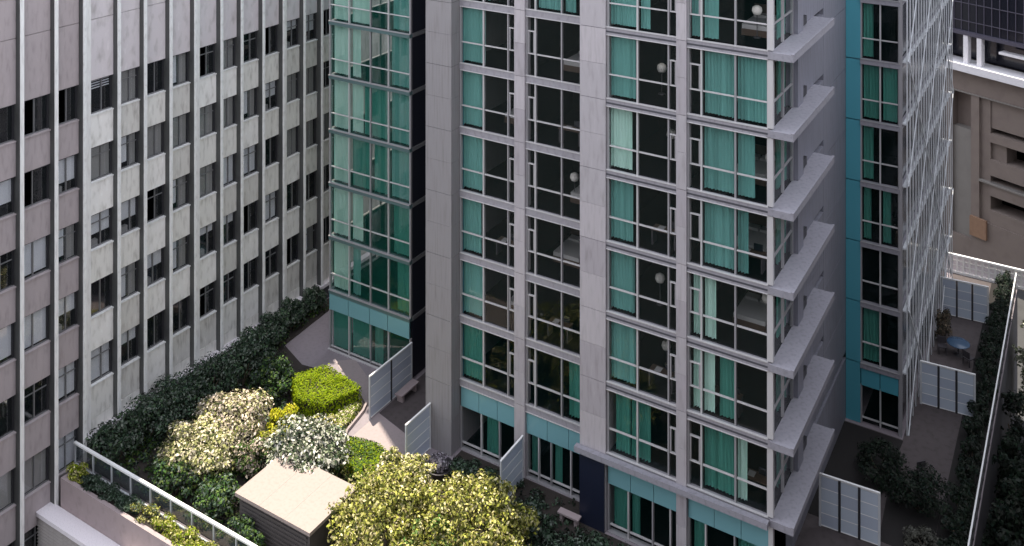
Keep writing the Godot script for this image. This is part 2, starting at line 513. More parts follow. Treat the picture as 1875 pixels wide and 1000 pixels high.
func make_side_block() -> void:
	var t := thing("glass_block", "green glass side block between the grey fin and the old offices", "building", W(-37.3, 0, 48))
	var xs := [-40.34, -38.82, -37.17, -35.81, -34.21]
	var u := 44.8
	for k in FL.size():
		var y: float = FL[k]
		bx(t, "floor_slab", M.room_dark, -40.2, -34.3, y - 0.25, y + 0.02, 44.95, 52.0)
		var e := bx(t, "slab_edge", M.block_edge, -40.36, -34.19, y - 0.20, y + 0.0, 44.66, 44.94)
		bx(e, "flashing", M.sash, -40.37, -34.18, y + 0.0, y + 0.04, 44.62, 44.78)
		bx(t, "side_edge", M.frame_grey, -40.4, -40.22, y - 0.2, y + 0.03, 44.95, 52.0)
		bx(t, "side_edge", M.frame_grey, -34.3, -34.15, y - 0.2, y + 0.03, 44.95, 52.0)
	bx(t, "floor_slab", M.room_dark, -40.2, -34.3, 0.014, 0.04, 44.95, 52.0)
	bx(t, "back_wall", M.room_dark, -40.2, -34.3, 0.0, 46.0, 52.0, 52.3)
	bx(t, "rear_mass", M.cladding_side, -40.3, -30.9, 0.0, 46.0, 52.31, 60.0)
	bx(t, "upper_storeys", M.spandrel_deep, -40.2, -34.3, 23.65, 46.0, 44.95, 51.9)
	bx(t, "recess_wall", M.recess_shade_panel, -34.14, -30.26, 0.0, 40.0, 47.6, 47.9)
	bx(t, "roof", M.slab_edge, -40.5, -34.1, 46.0, 46.3, 44.6, 60.1)
	var cur := [
		[[-40.2, -38.95, "curtain_pale"], [-38.7, -38.1, "curtain"], [-35.3, -34.35, "curtain_deep"]],
		[[-40.2, -38.95, "curtain_pale"], [-38.7, -37.9, "curtain_pale"], [-35.6, -34.35, "curtain_deep"]],
		[[-40.2, -38.95, "curtain_pale"], [-38.7, -37.3, "curtain_deep"], [-37.0, -35.9, "curtain_deep"], [-35.7, -34.35, "curtain"]],
		[[-40.2, -38.95, "curtain_pale"], [-38.7, -37.9, "curtain_pale"], [-37.8, -35.95, "curtain_deep"], [-35.7, -34.35, "curtain"]],
		[[-40.2, -38.95, "curtain_pale"], [-38.7, -38.1, "curtain_pale"], [-35.7, -34.35, "curtain"]],
		[[-40.2, -38.95, "curtain_pale"], [-38.7, -37.4, "curtain_pale"], [-35.6, -34.35, "curtain"]]]
	for k in 6:
		var y0: float = FL[k] + 0.045
		var y1: float = FL[k + 1] - 0.2
		bay(t, xs, u, y0, y1, -1, M.block_glass, cur[k], 0.95, 100 + k)
	for k in range(-1, 6):
		var y0 := 0.05 if k < 0 else float(FL[k]) + 0.045
		var y1: float = FL[k + 1] - 0.25
		for i in 3:
			bx(t, "side_pane", M.block_glass, -40.32, -40.31, y0, y1, 45.0 + i * 2.3, 47.24 + i * 2.3)
			bx(t, "side_mullion", M.frame_grey, -40.36, -40.26, y0, y1, 47.24 + i * 2.3, 47.3 + i * 2.3)
		bx(t, "side_wall", M.recess_shade_panel, -34.28, -34.2, y0, y1, 44.95, 47.58)
	bay(t, xs, u, 0.05, 2.42, -1, M.block_glass, [[-40.2, -38.9, "curtain_deep"], [-38.7, -37.3, "curtain_deep"], [-37.0, -36.4, "curtain_deep"]], 0.14, 120)
	for i in 4:
		bx(t, "spandrel_panel", M.spandrel, xs[i] + 0.02, xs[i + 1] - 0.02, 2.44, 3.38, 44.68, 44.78)
	bx(t, "threshold", M.sash_bright, -40.4, -34.2, 0.0, 0.045, 44.6, 44.75)

func make_wing() -> void:
	var t := thing("rear_wing", "slim rear wing with teal panel strip and dark windows", "building", W(-10.7, 0, 60))
	var u := 54.6
	var xs := [-11.2, -10.22, -9.27]
	var cur := [[[-11.1, -10.3, "curtain_deep"]], [], [[-11.1, -10.7, "curtain_deep"], [-10.1, -9.7, "curtain_deep"]], [[-11.1, -10.6, "curtain_deep"]], [[-11.1, -10.3, "curtain_deep"], [-10.1, -9.4, "curtain_deep"]], [[-11.1, -10.6, "curtain_deep"]], [[-11.1, -10.3, "curtain"], [-10.1, -9.4, "curtain"]]]
	for k in FL.size():
		var y: float = FL[k] - 0.35
		bx(t, "floor_slab", M.room_dark, -11.2, -9.3, y - 0.3, y + 0.02, 54.75, 72.5)
		var e := bx(t, "slab_edge", M.slab_edge, -11.22, -9.2, y - 0.2, y + 0.05, 54.42, 54.74)
		bx(e, "flashing", M.sash, -11.21, -9.19, y + 0.05, y + 0.08, 54.38, 54.5)
		var a := 0.0 if k == 0 else float(FL[k - 1]) - 0.33
		bx(t, "teal_panel", M.spandrel_deep, -11.99, -11.23, a + 0.02, y - 0.02, 54.52, 54.8)
		bx(t, "side_glazing", M.far_glass, -9.3, -9.22, a + 0.3, y - 0.2, 54.9, 72.5)
		bx(t, "side_edge", M.slab_edge, -9.3, -9.15, y - 0.2, y + 0.1, 54.9, 72.5)
		if k < 7:
			bay(t, xs, u, y + 0.09, float(FL[k + 1]) - 0.35 - 0.21, -1, M.tower_glass, cur[k], 1.07, 140 + k)
	bx(t, "teal_panel", M.spandrel_deep, -11.99, -11.23, 26.3, 40.0, 54.52, 54.8)
	bx(t, "upper_storeys", M.spandrel_deep, -11.2, -9.2, 26.32, 40.0, 54.76, 72.5)
	bx(t, "floor_slab", M.room_dark, -11.2, -9.3, 0.014, 0.04, 54.75, 59.0)
	bx(t, "back_wall", M.room_dark, -12.2, -9.32, 0.0, 40.0, 59.0, 59.3)
	bx(t, "rear_mass", M.cladding_side, -12.3, -9.32, 0.0, 40.0, 59.31, 72.5)
	bx(t, "roof", M.slab_edge, -12.4, -9.1, 40.0, 40.3, 54.4, 72.7)
	bx(t, "corner_post", M.sash, -9.26, -9.1, 0.0, 40.0, 54.45, 54.6)
	for i in 2:
		bx(t, "spandrel_panel", M.spandrel_deep, xs[i] + 0.02, xs[i + 1] - 0.02, 2.1, 3.0, 54.5, 54.6)
	bay(t, xs, 54.63, 0.05, 2.08, -1, M.tower_glass, [], 0.28, 150)

func make_lattice() -> void:
	var t := thing("lattice_screen", "white steel lattice of upright fins and diagonals on the rear wing", "facade screen", W(-8.9, 0, 63.6))
	var n := 20
	for i in n:
		var u := lerpf(54.8, 72.6, float(i) / (n - 1))
		bx(t, "upright", M.steel_white, -8.93, -8.88, 0.0, 40.0, u - 0.065, u + 0.065)
	for k in 6:
		var y := 6.6 * k
		for j in 3:
			var u0 := 54.8 + j * 5.93
			bar(t, "diagonal", M.steel_white, W(-8.83, y, u0), W(-8.83, y + 6.6, u0 + 5.93), 0.10, 0.05)
			if (j + k) % 2 == 0:
				bar(t, "diagonal", M.steel_white, W(-8.80, y + 6.6, u0), W(-8.80, y, u0 + 5.93), 0.10, 0.05)
	for k in 12:
		bx(t, "tie", M.steel_white, -9.12, -8.94, 3.25 + k * 3.3, 3.33 + k * 3.3, 54.7, 72.6)

# ---------------------------------------------------------------- old office slab
func make_office() -> void:
	var t := thing("office_slab", "weathered grey concrete office block with upright fins and rows of windows", "building", W(-50, -9, 40))
	var X := -44.7
	# bay edges along U and whether a wide pilaster starts the bay
	var edges := [24.0, 25.7, 27.48, 29.27, 30.84, 32.86, 34.5, 36.19, 37.9, 39.83, 41.4, 43.17, 44.9, 46.76, 48.41, 49.95, 51.6]
	var wide := [4, 8, 12]
	# one letter per storey from the top: D dark, W white blind, H half blind, G grey curtain, S slats, L left sash blind
	var looks := ["DHWHWDG", "DHDWDGD", "DDWWDGD", "DHLHWDD", "SGHDWDD", "GDHLHDD", "DGDHDDD", "LGLDDDD", "DGGHDDD", "GGWDDDD", "DLWDDDD", "DHDDDDD", "HGGDDDD", "HGLDDDD", "DDGDDDD", "DDDDDDD"]
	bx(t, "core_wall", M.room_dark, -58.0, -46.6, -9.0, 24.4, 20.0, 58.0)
	bx(t, "roof", M.panel_grey, -58.2, -44.6, 24.4, 24.7, 19.9, 58.1)
	bx(t, "end_wall", M.panel_grey, -46.6, X - 0.05, -9.0, 24.4, 51.65, 58.0)
	bx(t, "end_wall", M.panel_grey, -46.6, X - 0.05, -9.0, 24.4, 20.0, 23.95)
	for k in range(-3, 7):
		bx(t, "floor_slab", M.room_dark, -46.6, X - 0.25, 1.69 + 3.5 * k - 1.77 - 0.45, 1.69 + 3.5 * k - 1.77 - 0.15, 23.95, 51.6)
	for i in edges.size() - 1:
		var u0: float = edges[i]
		var u1: float = edges[i + 1]
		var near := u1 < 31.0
		# upright fin at the start of the bay: dark flanks, bright nosing
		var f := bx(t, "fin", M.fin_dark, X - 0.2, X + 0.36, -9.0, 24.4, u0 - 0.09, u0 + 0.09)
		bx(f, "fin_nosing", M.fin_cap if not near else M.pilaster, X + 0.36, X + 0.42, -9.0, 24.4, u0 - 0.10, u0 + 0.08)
		var a := u0 + 0.09
		if i in wide:
			bx(t, "pilaster", M.pilaster, X - 0.2, X + 0.06, -9.0, 24.4, a, a + 0.48)
			a += 0.48
		var z := u1 - 0.09
		var face: Material = M.panel_pink_shade if near else M.panel
		bx(t, "top_panel", M.panel_pink_shade if near else M.panel_top, X - 0.2, X, 19.2, 22.34, a, z)
		bx(t, "top_panel", M.panel_pink_shade if near else M.panel_top, X - 0.2, X, 22.37, 24.4, a, z)
		var rows := range(-2, 6) if near else range(1, 6)
		for k in rows:
			var top: float = 1.69 + 3.5 * k
			var bot := top - 1.77
			var lower := bot - 1.73
			var dice := rng.randf()
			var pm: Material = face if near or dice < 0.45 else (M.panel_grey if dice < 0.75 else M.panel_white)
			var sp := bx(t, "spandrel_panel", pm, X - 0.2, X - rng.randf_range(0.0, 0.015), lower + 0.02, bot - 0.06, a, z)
			bx(sp, "sill", M.fin_cap if not near else M.panel_pink_shade, X - 0.22, X + 0.05, bot - 0.06, bot, a, z)
			var jamb := 0.0
			if not near and not (i in wide):
				jamb = 0.16 + 0.06 * (i % 3)
				bx(t, "window_jamb", pm, X - 0.2, X - 0.02, bot, top, a, a + jamb)
			office_window(t, X, a + jamb, z, bot, top, looks[i][clampi(5 - k, 0, 6)])
		if not near:
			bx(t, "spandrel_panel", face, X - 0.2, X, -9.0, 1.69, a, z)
	bx(t, "base_ledge", M.coping, X + 0.02, X + 0.46, 0.88, 1.1, 31.0, 54.0)
	bx(t, "ledge_wall", M.joint, X + 0.02, X + 0.38, 0.0, 0.88, 31.0, 54.0)

func office_window(t: Node3D, X: float, u0: float, u1: float, y0: float, y1: float, look: String) -> void:
	if look == "D" and rng.randf() < 0.3:
		look = ["H", "W", "L"][rng.randi() % 3]
	var w := group_part(t, "window", W(X, y0, (u0 + u1) / 2))
	var b := X - 0.15
	var m := lerpf(u0, u1, 0.52 + rng.randf_range(-0.06, 0.06))
	bx(w, "frame", M.frame_grey, b - 0.04, b + 0.02, y0, y0 + 0.06, u0, u1)
	bx(w, "frame", M.frame_dark, b - 0.04, b + 0.03, y1 - 0.06, y1, u0, u1)
	bx(w, "frame", M.frame_dark, b - 0.04, b + 0.03, y0 + 0.06, y1 - 0.06, u1 - 0.10, u1)
	bx(w, "frame", M.frame_grey, b - 0.04, b + 0.02, y0 + 0.06, y1 - 0.06, u0, u0 + 0.05)
	bx(w, "frame", M.frame_grey, b - 0.05, b + 0.02, y0 + 0.06, y1 - 0.06, m - 0.03, m + 0.03)
	if rng.randf() < 0.4:
		bx(w, "frame", M.frame_grey, b - 0.03, b + 0.015, y1 - 0.5, y1 - 0.45, u0 + 0.05, u1 - 0.1)
	var open := look == "D" and rng.randf() < 0.5
	if not open:
		bx(w, "pane", M.office_glass, b - 0.016, b - 0.008, y0 + 0.06, y1 - 0.06, u0 + 0.05, m - 0.03)
	bx(w, "pane", M.office_glass, b - 0.006, b + 0.002, y0 + 0.06, y1 - 0.06, m + 0.03, u1 - 0.1)
	var c := b - 0.10
	match look:
		"W":
			bx(w, "blind", M.blind_white, c - 0.02, c, y0 + rng.randf_range(0.06, 0.2), y1 - 0.03, u0 + 0.02, u1 - 0.08)
		"H":
			bx(w, "blind", M.blind_white, c - 0.02, c, lerpf(y0, y1, rng.randf_range(0.25, 0.7)), y1 - 0.03, u0 + 0.02, u1 - 0.08)
			if rng.randf() < 0.6:
				bx(w, "box_file", M.blind_grey, c - 0.3, c - 0.05, y0, y0 + 0.3, u0 + 0.2, u0 + 0.65)
		"G":
			bx(w, "blind", M.blind_grey, c - 0.02, c, y0 + 0.05, y1 - 0.03, lerpf(u0, u1, 0.12), u1 - 0.08)
		"L":
			bx(w, "blind", M.blind_white, c - 0.02, c, y0 + rng.randf_range(0.05, 0.35), y1 - 0.03, u0 + 0.04, m - 0.1)
			bx(w, "blind", M.blind_grey, c - 0.05, c - 0.03, y0 + 0.05, y1 - 0.03, m, u1 - 0.08)
		"S":
			for k in 4:
				var s := bx(w, "slat", M.blind_white, c - 0.05, c, y1 - 0.14 - k * 0.13, y1 - 0.09 - k * 0.13, u0 + 0.03, u1 - 0.08)
				s.rotation.z = 0.5

# ---------------------------------------------------------------- building across the street (own axes: x along its front, turned)
func make_far_building() -> void:
	var t := thing("stone_building", "brown stone building with a white ledge below a dark glass upper part", "building", W(-11.9, 0, 95.85))
	t.rotation.y = deg_to_rad(-23.7)
	local_roots[t] = true
	# here u is depth behind the front, measured from the front plane
	bx(t, "wall", M.stone_brown, -16, 0.1, -9, 8.5, 0.0, 14)
	bx(t, "wall", M.stone_brown, 1.95, 2.7, -9, 6.6, 0.0, 14)
	bx(t, "wall", M.stone_brown, 2.7, 26, -9, -4.4, 0.0, 14)
	bx(t, "wall", M.stone_brown, 0.1, 26, 6.6, 8.5, 0.0, 14)
	bx(t, "recess_panel", M.stone_grey, 0.1, 1.95, -6.4, 3.2, 0.3, 14)
	bx(t, "recess_back", M.stone_brown, 0.1, 1.95, 3.2, 6.6, 1.1, 14)
	bx(t, "recess_panel", M.stone_orange, 1.96, 3.45, -5.9, -4.2, -0.25, -0.01)
	bx(t, "wall", M.stone_brown, 0.1, 1.95, -9, -6.4, 0.0, 14)
	bx(t, "wall", M.stone_brown, 2.7, 3.6, -4.4, 6.6, 0.25, 14)
	bx(t, "dark_room", M.room_dark, 3.6, 26, -4.4, 6.6, 2.2, 14)
	var bands := [[6.6, 3.95, 0.35], [3.5, 2.75, 0.1], [1.2, -0.2, 0.2], [-0.75, -1.9, 0.0], [-3.2, -4.4, 0.1]]
	for q in bands:
		bx(t, "parapet_band", M.stone_brown, 3.6, 26, q[1], q[0], q[2], 2.2)
	bx(t, "pier", M.stone_brown, 3.6, 4.9, 1.2, 2.75, 0.5, 2.2)
	bx(t, "cornice", M.stone_grey, 2.72, 26, -0.9, -0.75, -0.15, 0.4)
	bx(t, "cornice", M.stone_grey, -16, 26, 6.5, 6.6, -0.12, 0.0)
	bx(t, "white_ledge", M.ledge_white, -16, 26, 8.6, 9.25, -0.9, 1.2)
	bx(t, "ledge_soffit", M.stone_grey, -16, 26, 8.5, 8.6, -0.6, 0.6)
	bx(t, "colonnade_back", M.far_glass, -16, 26, 9.25, 12.0, 1.6, 14)
	for x in [-9.0, -6.5, -4.2, -1.6, 1.4, 2.65, 9.5, 11.0, 16.5]:
		bx(t, "column", M.ledge_white, x, x + 0.42, 9.25, 11.75, -0.3, 0.25)
	bx(t, "beam", M.far_mullion, -16, 26, 11.75, 12.05, -0.35, 1.59)
	bx(t, "white_ledge", M.ledge_white, 4.6, 26, 10.75, 10.95, -0.25, 0.6)
	bx(t, "glass_wall", M.far_glass, -16, 26, 12.05, 34, 0.1, 14)
	for i in 60:
		var x := -15.8 + i * 0.7
		bx(t, "upright", M.far_mullion, x, x + 0.06, 12.05, 34, 0.02, 0.098)
	for k in 8:
		bx(t, "transom", M.far_mullion, -16, 26, 12.9 + k * 1.6, 12.98 + k * 1.6, 0.0, 0.018)

# ---------------------------------------------------------------- two unseen blocks added to shade the court and right terrace
func make_shade_blocks() -> void:
	var a := thing("viewpoint_shade_block", "added unseen dark block below and behind the viewer, shading the court", "building", W(-15, -9, -8))
	bx(a, "wall", M.shade_block_wall, -27, 34, -9, 33.0, -24, -2)
	bx(a, "roof", M.stone_grey, -27.2, 34.2, 33.0, 33.3, -24.2, -1.8)
	for k in 10:
		for i in 10:
			bx(a, "window", M.far_glass, -25 + i * 5.8, -22.2 + i * 5.8, -6.5 + k * 3.9, -4.4 + k * 3.9, -1.999, -1.95)
	var b := thing("lane_shade_block", "added unseen dark block right of the terrace, shading it", "building", W(16, -9, 45))
	bx(b, "wall", M.shade_block_wall, 6, 28, -9, 27.0, 8, 70)
	bx(b, "roof", M.stone_grey, 5.8, 28.2, 27.0, 27.3, 7.8, 70.2)
	for k in 8:
		for i in 12:
			bx(b, "window", M.far_glass, 5.95, 5.999, -6.5 + k * 3.9, -4.4 + k * 3.9, 11 + i * 5.0, 13.4 + i * 5.0)

# ---------------------------------------------------------------- terrace
func screen(label: String, a: Vector3, b: Vector3, panels: int, h: float) -> void:
	# free-standing privacy screen from a to b
	var t := thing("privacy_screen", label, "screen", a, "white gridded privacy screens on the terrace")
	var dir := (b - a).normalized()
	t.rotation.y = atan2(-dir.z, dir.x)
	var l := a.distance_to(b)
	local_roots[t] = true
	var pw := l / panels
	for i in panels:
		var x0 := i * pw + 0.06
		var x1 := (i + 1) * pw - 0.06
		for k in 4:
			var ya := 0.1 + (h - 0.1) * k / 4.0
			var yb := 0.1 + (h - 0.1) * (k + 1) / 4.0 - 0.035
			bx(t, "panel", M.frosted if (i + k) % 3 else M.frosted_back, x0, x1, ya, yb, -0.012, 0.012)
			bx(t, "rail", M.white_paint, x0, x1, yb, yb + 0.03, -0.02, 0.02)
		bx(t, "foot_rail", M.white_paint, x0, x1, 0.06, 0.1, -0.03, 0.03)
	for i in panels + 1:
		bx(t, "post", M.frame_dark if i > 0 and i < panels else M.steel_white, i * pw - 0.05, i * pw + 0.05, 0.0, h + 0.02, -0.035, 0.035)
	bx(t, "top_rail", M.white_paint, -0.04, l + 0.04, h + 0.02, h + 0.07, -0.045, 0.045)

func make_terrace() -> void:
	# planting beds and lawn; pale and dark paving sheets paint in sun and shade
	var beds := {
		"garden_soil": [[-44.2, 30.7], [-26.0, 30.7], [-10.0, 31.0], [-11.9, 40.4], [-21.0, 40.4], [-21.0, 41.5], [-28.4, 41.5], [-28.4, 38.6], [-29.3, 38.0], [-30.6, 39.2], [-33.7, 39.2], [-34.3, 39.3], [-34.9, 41.6], [-38.1, 43.0], [-40.6, 42.6], [-42.9, 43.5], [-43.3, 49.0], [-44.2, 49.0]],
	}
	for k in beds:
		var o := ms(self, k, slab_poly(beds[k], 0.002, 0.05), M.soil)
		structure(o, "dark soil of the planting bed on the terrace")
	var pd := ms(self, "rear_paving", slab_poly([[-12.0, 40.5], [-5.2, 40.5], [-5.2, 74.3], [-9.05, 74.3], [-9.05, 54.3], [-12.0, 54.3]], 0.001, 0.01), M.paving_shade)
	var rs := ms(self, "rear_soil", slab_poly([[-12.0, 46.6], [-9.4, 46.6], [-9.0, 54.2], [-12.0, 54.2]], 0.011, 0.03), M.soil_shade)
	structure(rs, "planting soil painted black for shade by the wing's door")
	var rs2 := ms(self, "rear_soil", slab_poly([[-6.6, 40.6], [-5.1, 40.6], [-5.1, 74.2], [-6.6, 74.2]], 0.011, 0.04), M.soil_shade)
	structure(rs2, "planting strip painted black for shade inside the right railing")
	var rs3 := ms(self, "rear_soil", slab_poly([[-8.8, 46.6], [-6.62, 46.6], [-6.62, 50.6], [-9.1, 51.4]], 0.011, 0.03), M.soil_shade)
	structure(rs3, "planting soil painted black for shade under the round shrubs")
	var pd2 := ms(self, "rear_paving", slab_poly([[-33.95, 41.63], [-30.05, 40.63], [-30.05, 47.5], [-33.95, 47.5]], 0.001, 0.01), M.paving_shade)
	structure(pd2, "paving with shadow painted dark in the recess between glass block and fin wall")
	structure(pd, "paving of the terrace beside the wing, its shade painted dark")
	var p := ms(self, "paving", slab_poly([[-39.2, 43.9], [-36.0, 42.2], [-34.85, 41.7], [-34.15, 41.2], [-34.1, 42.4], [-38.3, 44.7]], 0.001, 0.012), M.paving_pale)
	structure(p, "paving in front of the glass block, sunlight painted in as a paler tone")
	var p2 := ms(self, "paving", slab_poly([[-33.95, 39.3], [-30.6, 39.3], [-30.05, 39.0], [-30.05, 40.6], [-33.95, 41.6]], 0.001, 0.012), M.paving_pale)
	structure(p2, "paving between the two upright screens, sunlit patch painted pale")
	# white kerb round the low hedge
	var kerb := thing("white_kerb", "white kerb curving round the low hedge beside the screen", "kerb", W(-34.7, 0, 40.5))
	var pts := [[-36.0, 42.35], [-34.95, 41.75], [-34.72, 41.2], [-34.6, 40.6], [-34.4, 39.5], [-34.2, 39.15], [-33.6, 39.05], [-32.4, 39.55], [-30.9, 39.2]]
	for i in pts.size() - 1:
		bar(kerb, "kerb_piece", M.paving_pale, W(pts[i][0], 0.09, pts[i][1]), W(pts[i + 1][0], 0.09, pts[i + 1][1]), 0.18, 0.12)
	# pale-topped plant housing
	var h := thing("vent_housing", "low housing, side shade painted dark, with a wide pale flat top below the round shrub", "roof housing", W(-32, 0, 33))
	bx(h, "body", M.box_side_shade, -34.1, -29.75, 0.0, 1.72, 31.7, 34.6)
	for q in [[-34.25, -32.715], [-32.709, -31.178], [-31.172, -29.62]]:
		bx(h, "lid_panel", M.roof_pale, q[0], q[1], 1.74, 1.9, 31.55, 34.75)
	bx(h, "lid_frame", M.box_side_shade, -34.2, -29.67, 1.72, 1.74, 31.6, 34.7)
	for k in 7:
		bx(h, "side_slat", M.box_side_shade, -33.95, -29.9, 0.25 + k * 0.2, 0.34 + k * 0.2, 31.64, 31.698)
	# glass balustrade along the front edge of the terrace
	var b := thing("glass_balustrade", "glass balustrade with white handrail along the terrace's front edge", "balustrade", W(-36, 0, 30.5))
	bx(b, "handrail", M.white_paint, -44.66, -24.0, 1.06, 1.15, 30.42, 30.56)
	bx(b, "foot_channel", M.steel_white, -44.66, -24.0, 0.0, 0.08, 30.44, 30.54)
	for i in 15:
		var x := -44.6 + i * 1.45
		bx(b, "post", M.steel_white, x - 0.03, x + 0.03, 0.08, 1.06, 30.45, 30.53)
		bx(b, "pane", M.rail_glass, x + 0.05, x + 1.40, 0.12, 1.04, 30.485, 30.497)
	# planter ledge, lower coping and louvres outside the balustrade
	var pl := thing("planter_wall", "brown rendered planter wall outside the glass balustrade", "wall", W(-36, -1.1, 29.8))
	bx(pl, "wall", M.render_brown, -43.96, -24.0, -9.0, 0.33, 29.25, 29.45)
	bx(pl, "wall_end", M.render_brown, -43.96, -43.8, -9.0, 0.33, 29.45, 30.28)
	bx(pl, "soil", M.soil, -43.8, -24.0, -9.0, 0.2, 29.45, 30.28)
	var lo := thing("louvre_wall", "grey louvred wall topped by a broad pale coping", "wall", W(-38, -5, 28.8))
	bx(lo, "coping", M.coping, -44.69, -24.0, -1.3, -1.1, 28.40, 29.24)
	bx(lo, "wall", M.room_dark, -44.6, -24.0, -9.0, -1.3, 28.6, 29.2)
	for k in 26:
		var s := bx(lo, "slat", M.slat_grey, -44.65, -24.0, -1.44 - k * 0.16, -1.41 - k * 0.16, 28.44, 28.6)
		s.rotation.x = 0.45
	# upright screens
	screen("tall gridded screen beside the glass block's corner", W(-34.05, 0, 40.95), W(-34.0, 0, 44.6), 2, 2.3)
	screen("small gridded screen at the foot of the grey fin wall", W(-29.95, 0, 38.85), W(-29.9, 0, 40.8), 1, 2.3)
	screen("gridded screen half hidden behind the yellow-green trees", W(-24.6, 0, 39.3), W(-24.6, 0, 41.3), 1, 2.2)
	screen("three-panel screen beside the lowest balcony slab", W(-11.3, 0, 46.1), W(-8.7, 0, 46.25), 3, 2.4)
	screen("three-panel screen in the middle of the rear terrace", W(-8.7, 0, 57.95), W(-6.0, 0, 58.15), 3, 2.35)
	screen("three-panel screen at the far end below the white fence", W(-9.0, 0, 68.3), W(-6.3, 0, 68.5), 3, 2.35)
	# benches
	var be := thing("stone_bench", "pale stone bench in the dark garden below the tower's pillar", "bench", W(-21.3, 0, 40.2))
	bx(be, "seat", M.render_brown, -21.9, -20.8, 0.38, 0.46, 39.95, 40.3)
	bx(be, "leg", M.render_brown, -21.8, -21.65, 0.0, 0.38, 40.0, 40.25)
	bx(be, "leg", M.render_brown, -21.05, -20.9, 0.0, 0.38, 40.0, 40.25)
	var be2 := thing("stone_bench", "grey stone bench behind the tall screen by the fin wall", "bench", W(-33.6, 0, 43.6))
	bx(be2, "seat", M.render_brown, -33.8, -33.3, 0.38, 0.46, 42.8, 44.4)
	bx(be2, "leg", M.render_brown, -33.75, -33.35, 0.0, 0.38, 42.95, 43.1)
	bx(be2, "leg", M.render_brown, -33.75, -33.35, 0.0, 0.38, 44.1, 44.25)
	# railing on the right-hand edge, white fence at the far end
	var r := thing("edge_railing", "thin white railing along the terrace's right edge", "railing", W(-5.1, 0, 60))
	bx(r, "handrail", M.white_paint, -5.13, -5.06, 1.06, 1.13, 40.0, 74.2)
	bx(r, "lower_rail", M.frame_dark, -5.12, -5.07, 0.5, 0.54, 40.0, 74.2)
	for i in 24:
		bx(r, "post", M.frame_grey, -5.12, -5.07, 0.0, 1.06, 40.2 + i * 1.45, 40.25 + i * 1.45)
	var f := thing("white_fence", "sunlit white fence of square openings across the far end", "fence", W(-7, 0, 74.4))
	bx(f, "top_rail", M.white_paint, -12.0, 3.0, 1.18, 1.32, 74.33, 74.5)
	bx(f, "bottom_rail", M.white_paint, -12.0, 3.0, 0.0, 0.16, 74.33, 74.5)
	bx(f, "back_panel", M.coping, -12.0, 3.0, 0.16, 1.18, 74.52, 74.6)
	for i in 38:
		var x := -12.0 + i * 0.4
		bx(f, "baluster", M.white_paint, x - 0.06, x + 0.06, 0.16, 1.18, 74.36, 74.47)
	for k in 2:
		bx(f, "cross_rail", M.white_paint, -12.0, 3.0, 0.46 + k * 0.34, 0.54 + k * 0.34, 74.475, 74.515)
	# things standing on the right-hand terrace
	var bt := thing("round_table", "round blue table on the shaded terrace between the rear screens", "table", W(-7.5, 0, 64.0))
	ms(bt, "tabletop", lathe([Vector2(0, 0.76), Vector2(0.62, 0.76), Vector2(0.66, 0.73), Vector2(0.62, 0.70), Vector2(0, 0.70)]), M.pot_blue, W(-7.5, 0, 64.0))
	ms(bt, "leg", lathe([Vector2(0.05, 0.70), Vector2(0.05, 0.05), Vector2(0.28, 0.03), Vector2(0.30, 0.0)]), M.pot_dark, W(-7.5, 0, 64.0))
	for q in [[-8.35, 63.7, "dark chair drawn up on the wing side of the blue table", 0.3], [-6.85, 63.2, "dark chair drawn up on the railing side of the blue table", 2.6]]:
		chair(q[2], W(q[0], 0, q[1]), q[3])
	chair("dark chair standing alone on the bare shaded paving", W(-7.6, 0, 51.6), 0.8)

func chair(label: String, at: Vector3, turn: float) -> void:
	var c := thing("garden_chair", label, "chair", at, "dark garden chairs on the rear terrace")
	c.rotation.y = turn
	local_roots[c] = true
	bx(c, "seat", M.pot_dark, -0.24, 0.24, 0.42, 0.47, -0.24, 0.24)
	bx(c, "backrest", M.pot_dark, -0.24, 0.24, 0.52, 0.9, 0.2, 0.24)
	for x in [-0.21, 0.21]:
		for u in [-0.21, 0.21]:
			bx(c, "leg", M.pot_dark, x - 0.02, x + 0.02, 0.0, 0.42, u - 0.02, u + 0.02)

# ---------------------------------------------------------------- plants
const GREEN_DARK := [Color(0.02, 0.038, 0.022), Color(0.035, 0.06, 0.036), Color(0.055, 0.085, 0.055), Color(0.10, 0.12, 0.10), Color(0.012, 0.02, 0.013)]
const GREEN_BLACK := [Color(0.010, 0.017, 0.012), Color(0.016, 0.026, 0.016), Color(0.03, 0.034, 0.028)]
const GREEN_MID := [Color(0.03, 0.075, 0.015), Color(0.05, 0.10, 0.02), Color(0.07, 0.12, 0.03), Color(0.10, 0.14, 0.04)]
const LAWN := [Color(0.11, 0.17, 0.003), Color(0.16, 0.22, 0.004), Color(0.20, 0.25, 0.006), Color(0.12, 0.18, 0.003)]
const YELLOW := [Color(0.34, 0.34, 0.012), Color(0.44, 0.41, 0.015), Color(0.26, 0.29, 0.015), Color(0.38, 0.34, 0.05)]
const YELLOW_GREEN := [Color(0.26, 0.27, 0.045), Color(0.34, 0.33, 0.07), Color(0.44, 0.42, 0.14), Color(0.17, 0.185, 0.035), Color(0.07, 0.085, 0.015), Color(0.04, 0.05, 0.01), Color(0.55, 0.50, 0.28), Color(0.22, 0.19, 0.08)]
const PALE := [Color(0.46, 0.43, 0.24), Color(0.58, 0.52, 0.36), Color(0.28, 0.28, 0.11), Color(0.15, 0.16, 0.05), Color(0.66, 0.58, 0.46), Color(0.06, 0.08, 0.03)]
const PINKISH := [Color(0.56, 0.46, 0.37), Color(0.42, 0.35, 0.28), Color(0.66, 0.56, 0.48), Color(0.16, 0.14, 0.08), Color(0.25, 0.22, 0.13)]
const SILVER := [Color(0.58, 0.57, 0.49), Color(0.16, 0.19, 0.11), Color(0.05, 0.075, 0.04), Color(0.30, 0.31, 0.23), Color(0.68, 0.66, 0.58), Color(0.03, 0.045, 0.025)]

